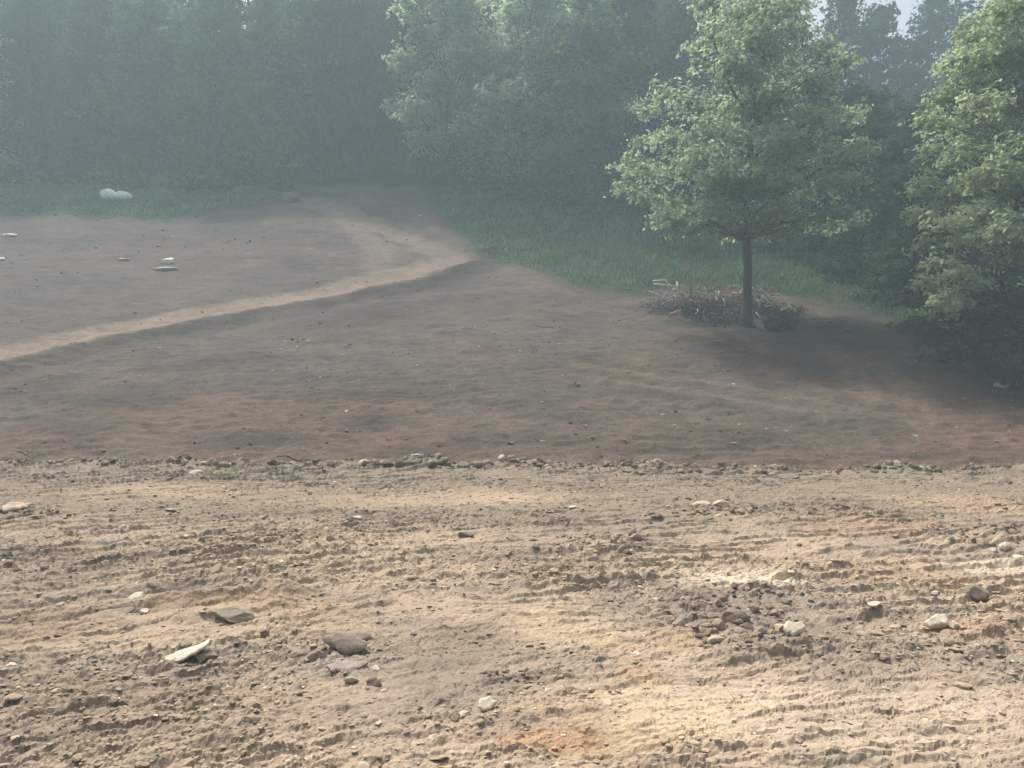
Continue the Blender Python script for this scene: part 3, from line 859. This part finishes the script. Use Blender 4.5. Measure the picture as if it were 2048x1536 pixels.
def bench_points(n, seed, power=1.0):
    """points on the bench, about as dense in the picture everywhere"""
    r = np.random.default_rng(seed)
    y = 2.4 * (14.2 / 2.4) ** (r.uniform(size=n * 4) ** power)
    x = r.uniform(-0.76, 0.76, n * 4) * (y + 0.8)
    rough, lane = bench_masks(x, y)
    p = (0.06 + 0.94 * rough ** 1.6) * (y < edge_y(x) + 0.3)
    berm = np.exp(-((y - edge_y(x) + 0.15) / 0.35) ** 2)
    p = np.clip(p + 0.9 * berm, 0, 1)
    for (cx, cy, rx, ry, hh) in HEAPS:
        p = np.maximum(p, np.exp(-(((x - cx) / rx / 1.2) ** 2 + ((y - cy) / ry / 1.2) ** 2)))
    ok = r.uniform(size=len(x)) < p
    return x[ok][:n], y[ok][:n], r

def clod_color(x, y, r):
    c = bench_color(x, y)
    t = r.uniform(size=len(x))
    k = r.uniform(0.92, 1.25, len(x))
    c = c * k[:, None]
    pale = t > 0.935
    c[pale] = np.array([0.56, 0.47, 0.36]) * r.uniform(.8, 1.1, pale.sum())[:, None]
    dark = t < 0.03
    c[dark] = c[dark] * 0.65
    return np.clip(c, .02, .9)

x, y, r = bench_points(16500, 51, 0.85)
s = 0.005 + 0.0009 * y + 0.014 * r.uniform(size=len(x)) ** 4
scatter_clods("earth_crumbs", x, y, s, clod_color(x, y, r), 1, 52, "small crumbs of dry earth strewn over the tan graded ground", M_CLOD)
x, y, r = bench_points(1500, 53, 0.7)
s = 0.012 + 0.0012 * y + 0.034 * r.uniform(size=len(x)) ** 5
scatter_clods("earth_clods", x, y, s, clod_color(x, y, r), 2, 54, "broken clods of tan and grey earth lying on the churned ground", M_CLOD)
r = np.random.default_rng(60)
x = r.uniform(-13, 13, 1500); x = np.where(r.uniform(size=1500) < .5, x, np.round(x * 1.6) / 1.6 + r.normal(size=1500) * .12)
y = edge_y(x) + r.normal(size=1500) * 0.2 - 0.08
s = 0.016 + 0.08 * r.uniform(size=1500) ** 3.5
lump = vnoise(x * 1.1, x * 0, 77)
scatter_clods("edge_clods", x, y, s * (0.5 + lump), clod_color(x, y, r) * r.uniform(.7, 1.1, 1500)[:, None], 2, 61, "row of clods heaped along the broken edge of the tan bench", M_CLOD, 0.3, (.55, .95))
# heaps of grey clods
hx, hy = [], []
for (cx, cy, rx, ry, hh) in HEAPS:
    n = 60
    hx.append(cx + r.normal(size=n) * rx * .6); hy.append(cy + r.normal(size=n) * ry * .6)
x, y = np.concatenate(hx), np.concatenate(hy)
s = 0.012 + 0.030 * r.uniform(size=len(x)) ** 2.5 + 0.0011 * y
scatter_clods("heaped_clods", x, y, s, clod_color(x, y, r) * 0.95, 2, 63, "grey earth clods heaped in low piles on the tan ground", M_CLOD, 0.35, (.6, 1.0))
# slope litter
n = 3600
y = 17.5 * (62 / 17.5) ** r.uniform(size=n); x = r.uniform(-.75, .75, n) * y
ok = (~in_poly(x, y, GRASS_L)) & (~in_poly(x, y, GRASS_R)) & (fbm(x * .3, y * .4, 333, 3) > .42)
x, y = x[ok], y[ok]
col = hill_color(x, y, False) * r.uniform(1.05, 1.6, len(x))[:, None]
pale = r.uniform(size=len(x)) > .72
col[pale] = np.array([.42, .36, .29]) * r.uniform(.7, 1.1, pale.sum())[:, None]
scatter_clods("slope_clods", x, y, (0.012 + 0.0011 * y) * (0.6 + 1.6 * r.uniform(size=len(x)) ** 3), np.clip(col, .01, .9), 1, 65, "scattered clods and stone chips on the dark hillside soil", M_HILL, 0.45, (.2, .4))

def stone(name, px, py, w, d, h, mat, label, cat, seed, rot=0.0, tilt=(0, 0), sink=0.36, group=None, cuts=14, noise=0.09, lo=.38):
    q = at(px, py, 1.5)
    V, F = rock_verts(4, seed, cuts, noise, lo, .95)
    V = V / (V.max(0) - V.min(0)) * np.array([w, d, h])
    me = mesh_arrays(name, V, F, smooth=False)
    o = obj(name, me, mat, None, (q[0], q[1], gz(q[0], q[1]) + h * (0.5 - sink)), (math.radians(tilt[0]), math.radians(tilt[1]), math.radians(rot)))
    tag(o, label, cat, group)
    return o

def slab(name, px, py, w, d, th, mat, label, cat, seed, rot=0.0, tilt=(0, 0), curve=0.0, lift=0.0, group=None):
    """a broken flat piece: irregular outline, real thickness, warped"""
    q = at(px, py, 1.5)
    r = np.random.default_rng(seed)
    n, rings = 40, 7
    ang = np.arange(n) / n * 2 * math.pi
    rad = 1 + 0.16 * np.sin(2 * ang + r.uniform(0, 6)) + 0.12 * np.sin(3 * ang + r.uniform(0, 6)) + 0.07 * np.sin(5 * ang + r.uniform(0, 6)) + 0.05 * np.sin(8 * ang + r.uniform(0, 6))
    V, F = [], []
    for side in (1, -1):
        for k in range(1, rings + 1):
            f = k / rings
            x = np.cos(ang) * rad * f * w / 2; y = np.sin(ang) * rad * f * d / 2
            edge = 1 - 0.55 * f ** 6
            z = side * th / 2 * edge * (1 + 0.25 * (vnoise(x * 30, y * 30 + side * 9, seed) - .5)) + curve * ((x / (w / 2)) ** 2) + 0.25 * th * (vnoise(x * 12, y * 12, seed + 2) - .5) * 2
            V.append(np.stack([x, y, z], 1))
    V = np.concatenate(V)
    idx = lambda s, k, j: s * rings * n + k * n + j % n
    for k in range(rings - 1):
        for j in range(n):
            F.append((idx(0, k, j), idx(0, k + 1, j), idx(0, k + 1, j + 1), idx(0, k, j + 1)))
            F.append((idx(1, k, j), idx(1, k, j + 1), idx(1, k + 1, j + 1), idx(1, k + 1, j)))
    for j in range(n):
        F.append((idx(0, rings - 1, j), idx(1, rings - 1, j), idx(1, rings - 1, j + 1), idx(0, rings - 1, j + 1)))
    me = bpy.data.meshes.new(name)
    F.append(tuple(idx(0, 0, j) for j in range(n))); F.append(tuple(idx(1, 0, j) for j in reversed(range(n))))
    me.from_pydata(V.tolist(), [], F); me.update()
    o = obj(name, me, mat, None, (q[0], q[1], gz(q[0], q[1]) + th * 0.3 + lift), (math.radians(tilt[0]), math.radians(tilt[1]), math.radians(rot)))
    tag(o, label, cat, group)
    return o

slab("stone_slab", 375, 1330, .23, .12, .022, M_WHITESTONE, "curved pale slab of stone tipped up on the brown clods", "stone", 3, 14, (9, -17), .010, .03)
stone("stone", 408, 1332, .12, .09, .07, M_GREYSTONE, "dark wedge of earth behind the curved pale slab", "clod", 4, 20)
slab("stone_slab", 695, 1320, .30, .12, .04, M_GREYSTONE, "broad grey slab of stone leaning with a bright upper edge", "stone", 5, -6, (34, 5), .0, .045)
slab("stone_slab", 690, 1352, .20, .12, .03, plain_material("blue_grey_stone", (.255, .225, .19), 26, .25, .95, .7, .01), "small blue grey slab just below the broad grey slab", "stone", 6, 25, (3, -3), .0, .0)
stone("stone", 588, 1330, .12, .09, .06, M_GREYSTONE, "blocky grey brown stone left of the broad grey slab", "stone", 7, 15)
stone("stone", 590, 1305, .085, .05, .035, M_DARKSTONE, "thin dark stone above the blocky stone near the broad slab", "stone", 8, 10)
stone("earth_block", 462, 1250, .27, .14, .09, M_GREYSTONE, "long brown earth block with a shaded front beside the yellow patch", "clod", 9, 8, (10, 4), .3, lo=.4)
stone("clod", 530, 1287, .055, .05, .055, M_DARKSTONE, "small dark upright clod in the middle of the yellow patch", "clod", 10, 40)
stone("stone", 577, 1235, .03, .03, .028, M_WHITESTONE, "tiny round white pebble above the yellow patch", "pebble", 11)
slab("stone", 268, 1205, .13, .10, .03, M_WHITESTONE, "bright white flake of stone above the deep ruts", "stone", 12, 55, (18, -20), .0, .02)
slab("stone", 215, 1243, .34, .12, .03, M_GREYSTONE, "long flat brown slab along the lip of the deep rut", "stone", 13, 24, (12, 0), .0, .03)
stone("stone", 290, 1246, .06, .05, .035, M_WHITESTONE, "small pinkish white stone right of the long flat brown slab", "stone", 14)
stone("boulder", 1470, 1285, .17, .14, .12, M_DARKSTONE, "smooth dark rounded boulder in the grey clod heap", "boulder", 15, 10, (0, 0), .3, None, 5, .05, .7)
slab("stone", 1588, 1303, .13, .09, .05, M_WHITESTONE, "pale angular stone right of the dark boulder", "stone", 16, 30, (28, -24), .0, .03)
stone("stone", 1563, 1290, .10, .08, .06, M_TANSTONE, "rough tan stone leaning on the pale angular stone", "stone", 17, 60)
stone("boulder", 1955, 1212, .17, .14, .13, M_DARKSTONE, "dark round clod half sunk in brown ridges under the pale patch", "clod", 18, 0, (0, 0), .35, None, 5, .06, .7)
slab("stone", 1875, 1268, .15, .09, .045, M_WHITESTONE, "long pale broken stone on the reddish soil", "stone", 19, 25, (25, -14), .0, .035)
stone("stone", 1906, 1272, .06, .06, .055, M_WHITESTONE, "small square pale stone beside the long pale broken stone", "stone", 20)
slab("stone", 972, 1434, .10, .06, .018, M_WHITESTONE, "bright white shard on the orange soil near the bottom", "stone", 21, 30, (30, -10), .02, .02)
stone("stone", 1750, 1235, .09, .07, .05, M_PINKSTONE, "pinkish stone among the brown ridges above the reddish soil", "stone", 41)
stone("stone", 748, 1388, .08, .06, .06, M_DARKSTONE, "dark crumbly clod topped by a white chip in the grey soil", "clod", 22, 10, noise=.2)
slab("stone", 752, 1372, .045, .035, .015, M_WHITESTONE, "tiny white chip lying on the dark crumbly clod", "stone", 23, 20, (25, 0), 0, .05)
slab("stone", 390, 957, .20, .14, .05, M_WHITESTONE, "bright white stone alone near the broken edge of the bench", "stone", 24, 20, (30, -15), 0, .04)
stone("stone", 1408, 1018, .26, .18, .09, M_PINKSTONE, "pinkish flat stone, first of a pair on the low clod heap", "stone", 25, 0)
stone("stone", 1446, 1020, .24, .18, .12, M_PINKSTONE, "taller pinkish stone, second of a pair on the low clod heap", "stone", 26, 30)
stone("stone", 1147, 1021, .12, .09, .06, M_WHITESTONE, "small white stone alone on the yellow tan lane", "stone", 27)
stone("stone", 711, 1046, .12, .09, .06, M_WHITESTONE, "small white stone on tan soil above the cleat ridges", "stone", 28)
stone("clod", 930, 1076, .17, .14, .10, M_DARKSTONE, "dark grey clod standing alone on the churned middle ground", "clod", 29, 30, noise=.14)
stone("clod", 30, 1022, .24, .18, .14, M_DARKSTONE, "big grey clod at the left picture edge below the bench rim", "clod", 30, 0, noise=.14)
slab("stone", 30, 1040, .30, .2, .05, M_TANSTONE, "flat tan stone in front of the big grey clod", "stone", 31, 10, (14, 0), 0, .01)
stone("clod", 1583, 957, .34, .24, .13, M_DARKSTONE, "dark clod on the bench edge below the lone tree", "clod", 32, 10, noise=.15)
stone("clod", 1655, 962, .42, .26, .12, M_DARKSTONE, "widest dark clod on the bench edge, a step right of another", "clod", 33, 0, noise=.15)
stone("clod", 1122, 950, .26, .2, .12, M_DARKSTONE, "dark clod on the bench edge at the middle of the picture", "clod", 34, 0, noise=.15)
stone("clod", 2010, 965, .30, .22, .16, M_DARKSTONE, "dark clod on the bench edge below the big bright tree", "clod", 35, 0, noise=.15)
stone("clod", 1255, 951, .26, .2, .10, M_DARKSTONE, "small dark clod on the bench edge left of the lone tree", "clod", 36, 0, noise=.15)
stone("stone", 336, 528, .85, .6, .5, M_SLOPEROCK, "upper white rock of the pair on the bare slope above the track", "stone", 137, 10, (10, -9), .3, None, 12, .12, .3)
stone("stone", 328, 542, 1.6, .7, .40, M_SLOPEROCK, "lower long pale rock of the pair on the bare slope above the track", "stone", 138, -4, (8, 4), .35, None, 12, .16, .3)
slab("stone", 20, 477, 1.0, .5, .12, M_SLOPEROCK, "white rock on bare slope near the left picture edge below the grass", "stone", 39, 10, (20, 0), 0, .08)
slab("stone", 2, 520, 0.6, .4, .1, M_SLOPEROCK, "white rock cut by the left picture edge on the bare slope", "stone", 40, 10, (20, 0), 0, .08)
slab("stone", 247, 519, 0.9, .3, .08, M_PINKSTONE, "thin pinkish rock left of the white rock pair", "stone", 42, 10, (14, 0), 0, .05)
stone("stone", 693, 824, .13, .12, .11, M_WHITESTONE, "round white stone beside the dark damp patch low on the slope", "stone", 43)
stone("stone", 949, 662, .22, .18, .18, M_WHITESTONE, "small white stone in the middle of the dark slope", "stone", 44)
stone("stone", 1694, 660, .16, .14, .14, M_WHITESTONE, "small white speck of stone right of the brush pile", "stone", 45)
slab("stone", 2003, 774, .55, .30, .10, M_TANSTONE, "pale flat stone in the shade below the big bright tree", "stone", 46, -30, (18, 6), 0, .04)

# ------------------------------------------------------------------ marker flags
def flag(px, py, mat, label, rot, tilt):
    q = at(px, py + 8)
    z = gz(q[0], q[1])
    t = empty("marker_flag", (q[0], q[1], z))
    t.rotation_euler = (math.radians(tilt), math.radians(tilt * .6), math.radians(rot))
    tag(t, label, "marker flag", "marker flags at the foot of the slope")
    obj("stake", mesh_tubes("stake", [(np.array([(0, 0, -.1), (0.003, 0, .12), (0, 0.004, .27)]), [.004, .004, .004])], 6), M_WIRE, t)
    n = 8
    u = np.linspace(0, 1, n)
    V, F = [], []
    for k, zz in enumerate((.16, .215, .27)):
        for off in (.0012, -.0012):
            V += [(.13 * a, .018 * math.sin(a * 5 + k) + off, zz - .02 * a * a - .012 * math.sin(3 * a)) for a in u]
    V = np.array(V)
    idx = lambda k, s, i: (k * 2 + s) * n + i
    for k in range(2):
        for i in range(n - 1):
            F.append((idx(k, 0, i), idx(k, 0, i + 1), idx(k + 1, 0, i + 1), idx(k + 1, 0, i)))
            F.append((idx(k, 1, i), idx(k + 1, 1, i), idx(k + 1, 1, i + 1), idx(k, 1, i + 1)))
    for i in range(n - 1):
        F.append((idx(0, 0, i), idx(0, 1, i), idx(0, 1, i + 1), idx(0, 0, i + 1))); F.append((idx(2, 0, i), idx(2, 0, i + 1), idx(2, 1, i + 1), idx(2, 1, i)))
    for k in range(2):
        F.append((idx(k, 0, 0), idx(k + 1, 0, 0), idx(k + 1, 1, 0), idx(k, 1, 0))); F.append((idx(k, 0, n - 1), idx(k, 1, n - 1), idx(k + 1, 1, n - 1), idx(k + 1, 0, n - 1)))
    obj("flag", mesh_arrays("flag", V, np.array(F)), mat, t)
flag(121, 887, M_PINK, "pink marker flag at the foot of the slope near the left picture edge", 20, 10)
flag(776, 887, M_PINK, "pink marker flag at the foot of the slope below the dark damp patch", 60, -12)
flag(1568, 877, M_WHITEFLAG, "small white marker flag low on the slope below the lone tree", 30, 6)
flag(1830, 880, M_WHITEFLAG, "brightest white marker flag low on the slope left of the shade", 10, -8)
flag(2016, 873, M_WHITEFLAG, "white marker flag by the shade at the right picture edge", 40, 5)

# ------------------------------------------------------------------ white sack on the grass
q = at(233, 402)
V, F = ICO[5] if 5 in ICO else icosphere(5)
V = V.copy()
V = V / ((np.abs(V) ** 2.5).sum(1) ** (1 / 2.5))[:, None]
t_ = V[:, 0]
g = vnoise(V[:, 0] * 7 + V[:, 2] * 3, V[:, 1] * 5 + V[:, 2] * 6, 3) - .5
g2 = np.abs(vnoise(V[:, 0] * 11 - V[:, 2] * 6, V[:, 1] * 11 + V[:, 2] * 8, 4) - .5)
waist = 1 - 0.42 * np.exp(-((t_ + .06) / .22) ** 2)
hgt = np.where(t_ < -.06, 1.12, 0.88)
V = V * (1 + .16 * g - .30 * g2)[:, None]
V[:, 1] *= 0.5 * waist
V[:, 2] = V[:, 2] * 0.56 * waist * hgt - 0.16 * t_
V[:, 2] = np.where(V[:, 2] < -.3, -.3 + (V[:, 2] + .3) * .3, V[:, 2])
V[:, 0] *= 1.42
o = obj("white_sack", mesh_arrays("white_sack", V, F), M_SHEET, None, (q[0], q[1], gz(q[0], q[1]) + .42), (0, 0, math.radians(-6)))
tag(o, "crumpled white sack with a pinched waist lying on the grass below the wood", "sack")

# ------------------------------------------------------------------ brush pile, roots and logs
rb = np.random.default_rng(77)
bp = at(1455, 625)
pile = empty("brush_pile", tuple(bp))
tag(pile, "heap of pale barkless branches and dark brush round the lone tree's foot", "brush pile")
def rel(px, py, y, up=0):
    return np.array([(px - 1024) / FPX * y - bp[0], y - bp[1], EYE + (768 - py) / FPX * y - bp[2] + up])
Yb = bp[1]
sticks = [((1308, 568), (1358, 574), (1345, 580), .045), ((1306, 562), (1330, 560), (1344, 572), .04), ((1354, 563), (1360, 590), (1366, 602), .04), ((1410, 575), (1414, 590), (1422, 604), .035), ((1432, 583), (1433, 592), (1433, 600), .04), ((1438, 583), (1438, 592), (1437, 598), .035),
          ((1466, 586), (1480, 588), (1488, 575), .05), ((1460, 572), (1474, 570), (1486, 577), .035), ((1523, 590), (1536, 602), (1550, 613), .055), ((1520, 578), (1532, 588), (1540, 594), .05), ((1536, 594), (1546, 596), (1556, 593), .035), ((1512, 625), (1520, 634), (1528, 642), .035),
          ((1562, 620), (1572, 616), (1582, 611), .04), ((1421, 627), (1430, 628), (1436, 628), .05), ((1448, 632), (1460, 630), (1466, 626), .035), ((1395, 573), (1400, 580), (1402, 566), .03), ((1517, 600), (1519, 606), (1520, 612), .05), ((1343, 585), (1352, 588), (1362, 583), .03), ((1505, 575), (1512, 584), (1514, 596), .03), ((1380, 600), (1395, 604), (1410, 602), .03)]
lines = []
for k in range(13):
    a = (rb.uniform(1325, 1585), rb.uniform(568, 632)); dx, dz = rb.uniform(-34, 34), rb.uniform(-16, 20)
    sticks.append((a, (a[0] + dx * .5 + rb.uniform(-4, 4), a[1] + dz * .5 + rb.uniform(-4, 4)), (a[0] + dx, a[1] + dz), rb.uniform(.018, .034)))
CL = [(1335, 20, .35, 1.0), (1385, 12, .8, .2), (1418, 15, .5, 1.5), (1462, 20, 1.0, .7), (1440, 22, .35, -1.1), (1520, 12, .85, .9), (1562, 20, .3, .2)]
for k in range(330):
    cl = CL[rb.integers(len(CL))]
    px = rb.normal() * cl[1] * 1.2 + cl[0]; wgt = cl[2]
    y = Yb + cl[3] + rb.normal() * .7
    x0 = (px - 1024) / FPX * y
    z0 = gz(x0, y) + rb.uniform(0, 1.0) ** 1.5 * 1.15 * wgt
    d = rb.normal(size=3) * np.array([1, .9, .8]); d /= np.linalg.norm(d)
    L = rb.uniform(.3, 1.0) * (1 + 1.1 * rb.uniform() ** 3)
    p = np.array([x0, y, z0]) - bp
    lines.append((wander(p - d * L / 2, p + d * L / 2, 4, .08, rb), np.linspace(.022, .008, 4) * rb.uniform(.5, 2.1)))
for (a, b, c, rr) in sticks:
    dy = rb.uniform(-.9, .2)
    pts = np.array([rel(*a, Yb + dy), rel(*b, Yb + dy + rb.uniform(-.3, .3)), rel(*c, Yb + dy + rb.uniform(-.4, .4))])
    pts = np.concatenate([pts[:1], (pts[:1] + pts[1:2]) / 2 + rb.normal(size=(1, 3)) * .02, pts[1:2], (pts[1:2] + pts[2:]) / 2 + rb.normal(size=(1, 3)) * .02, pts[2:]])
    obj("branch", mesh_tubes("branch", [(pts, np.linspace(rr, rr * .6, 5) * 1.25)], 7), M_STICK, pile)
pts = []
for cl in CL:
    y = Yb + cl[3] + rb.normal(size=700) * .6
    x = (cl[0] + rb.normal(size=700) * cl[1] * 1.25 - 1024) / FPX * y
    pts.append(np.stack([x, y, ground_z(x, y) + np.abs(rb.normal(size=700)) * .46 * cl[2]], 1))
pts = np.concatenate(pts) - bp
nd = rb.normal(size=pts.shape); nd /= np.linalg.norm(nd, axis=1)[:, None]
V, F, cc = leaf_cloud(pts, nd, .075, .6, rb, colors=np.ones((len(pts), 3)) * rb.uniform(.5, 1.5, len(pts))[:, None])
o = obj("dead_leaves", mesh_arrays("dead_leaves", V, F, cc, smooth=False), G_DEAD, pile); o['kind'] = 'stuff'
o = obj("twigs", mesh_tubes("twigs", lines, 4), M_DEADWOOD, pile); o['kind'] = 'stuff'
# the dark root ball right of it
q = at(1562, 655)
ro = empty("root_ball", tuple(q))
tag(ro, "dark round stump root ball with earth right of the brush pile", "root ball")
V, F = rock_verts(4, 93, 5, .3, .6, .95)
obj("earth_lump", mesh_arrays("earth_lump", V * np.array([.72, .55, .5]), F, np.tile(np.array([[.07, .058, .048]]), (len(V), 1))), M_HILL, ro, (0, 0, .3))
lines = []
for k in range(34):
    d = rb.normal(size=3); d /= np.linalg.norm(d); d[2] = abs(d[2]) * .8
    lines.append((wander(d * np.array([.5, .4, .35]) + (0, 0, .3), d * np.array([1.0, .8, .75]) * rb.uniform(.8, 1.15) + (0, 0, .25), 5, .1, rb), np.linspace(.03, .006, 5)))
o = obj("roots", mesh_tubes("roots", lines, 5), M_DEADWOOD, ro); o['kind'] = 'stuff'

def log(px, py, px2, py2, r0, mat, label, name="log"):
    a, b = at(px, py), at(px2, py2)
    n = 8
    pts = wander(a, b, n, .05, rb)
    pts[:, 2] = ground_z(pts[:, 0], pts[:, 1]) + r0 * .7
    o = empty(name, tuple(pts[0]))
    tag(o, label, "branch")
    loc = pts - pts[0]
    obj("stem", mesh_tubes("stem", [(loc, np.linspace(r0, r0 * .55, n))], 8), mat, o)
    obj("side_twig", mesh_tubes("side_twig", [(wander(loc[4], loc[4] + np.array([.25, .2, .18]), 4, .04, rb), np.linspace(r0 * .5, r0 * .2, 4))], 6), mat, o)
log(555, 915, 630, 932, .026, M_DEADWOOD, "dark fallen branch lying just behind the bench edge", "fallen_branch")
log(36, 903, 68, 917, .026, M_DEADWOOD, "short dark forked stick at the slope foot near the left picture edge", "fallen_branch")
log(1070, 655, 1108, 661, .026, M_DEADWOOD, "dark stick lying on the middle of the bare slope", "fallen_branch")
log(925, 664, 948, 666, .026, M_DEADWOOD, "short dark stick beside the small white stone on the slope", "fallen_branch")

# pale earth mound with roots at the end of the left grass
q = at(582, 402)
mo = empty("earth_mound", tuple(q))
tag(mo, "pale pinkish earth mound at the wood edge where the grass ends", "mound")
V, F = rock_verts(4, 101, 4, .3, .6, .95)
obj("earth_lump", mesh_arrays("earth_lump", V * np.array([.85, .8, .7]), F, np.tile(np.array([[.17, .13, .11]]), (len(V), 1))), M_HILL, mo, (0, 0, .15))
obj("root", mesh_tubes("root", [(wander((.4, 0, .9), (1.9, -.3, .1), 6, .12, rb), np.linspace(.07, .03, 6))], 6), M_DEADWOOD, mo)

# dry stalks standing in the foreground
for k, (px, py, h, tx, lab) in enumerate([(1365, 1530, .10, .03, "thin dry upright stalk on the tan soil near the bottom"), (1475, 1415, .07, -.05, "fine pale straw lying on the orange soil below the boulder"), (545, 1325, .10, .01, "fine dry stalk standing below the yellow patch")]):
    q = at(px, py, 1.5); z = gz(q[0], q[1])
    o = obj("dry_stalk", mesh_tubes("dry_stalk", [(np.array([(0, 0, -.02), (tx * .4, 0, h * .5), (tx, .01, h)]), [.0022, .002, .0012])], 5), M_STICK, None, (q[0], q[1], z))
    tag(o, lab, "stalk")

# ------------------------------------------------------------------ haze
hx0, hx1, hy0, hy1, hz0, hz1 = -175, 175, -45, 150, -3.2, 68
V = [(a, b, c) for a in (hx0, hx1) for b in (hy0, hy1) for c in (hz0, hz1)]
Fh = [(0, 1, 3, 2), (4, 6, 7, 5), (0, 4, 5, 1), (2, 3, 7, 6), (0, 2, 6, 4), (1, 5, 7, 3)]
me = bpy.data.meshes.new("haze"); me.from_pydata(V, [], Fh); me.update()
m, nt, out = new_mat("haze_air")
pv = nt.nodes.new("ShaderNodeVolumePrincipled")
pv.inputs['Color'].default_value = (0.64, 0.88, 0.98, 1)
pv.inputs['Density'].default_value = HAZE_DENSITY
pv.inputs['Anisotropy'].default_value = 0.1
nt.links.new(pv.outputs[0], out.inputs['Volume'])
hz = obj("haze", me, m)
tag(hz, "pale blue haze hanging over the slope and wood", "haze", None, 'stuff')
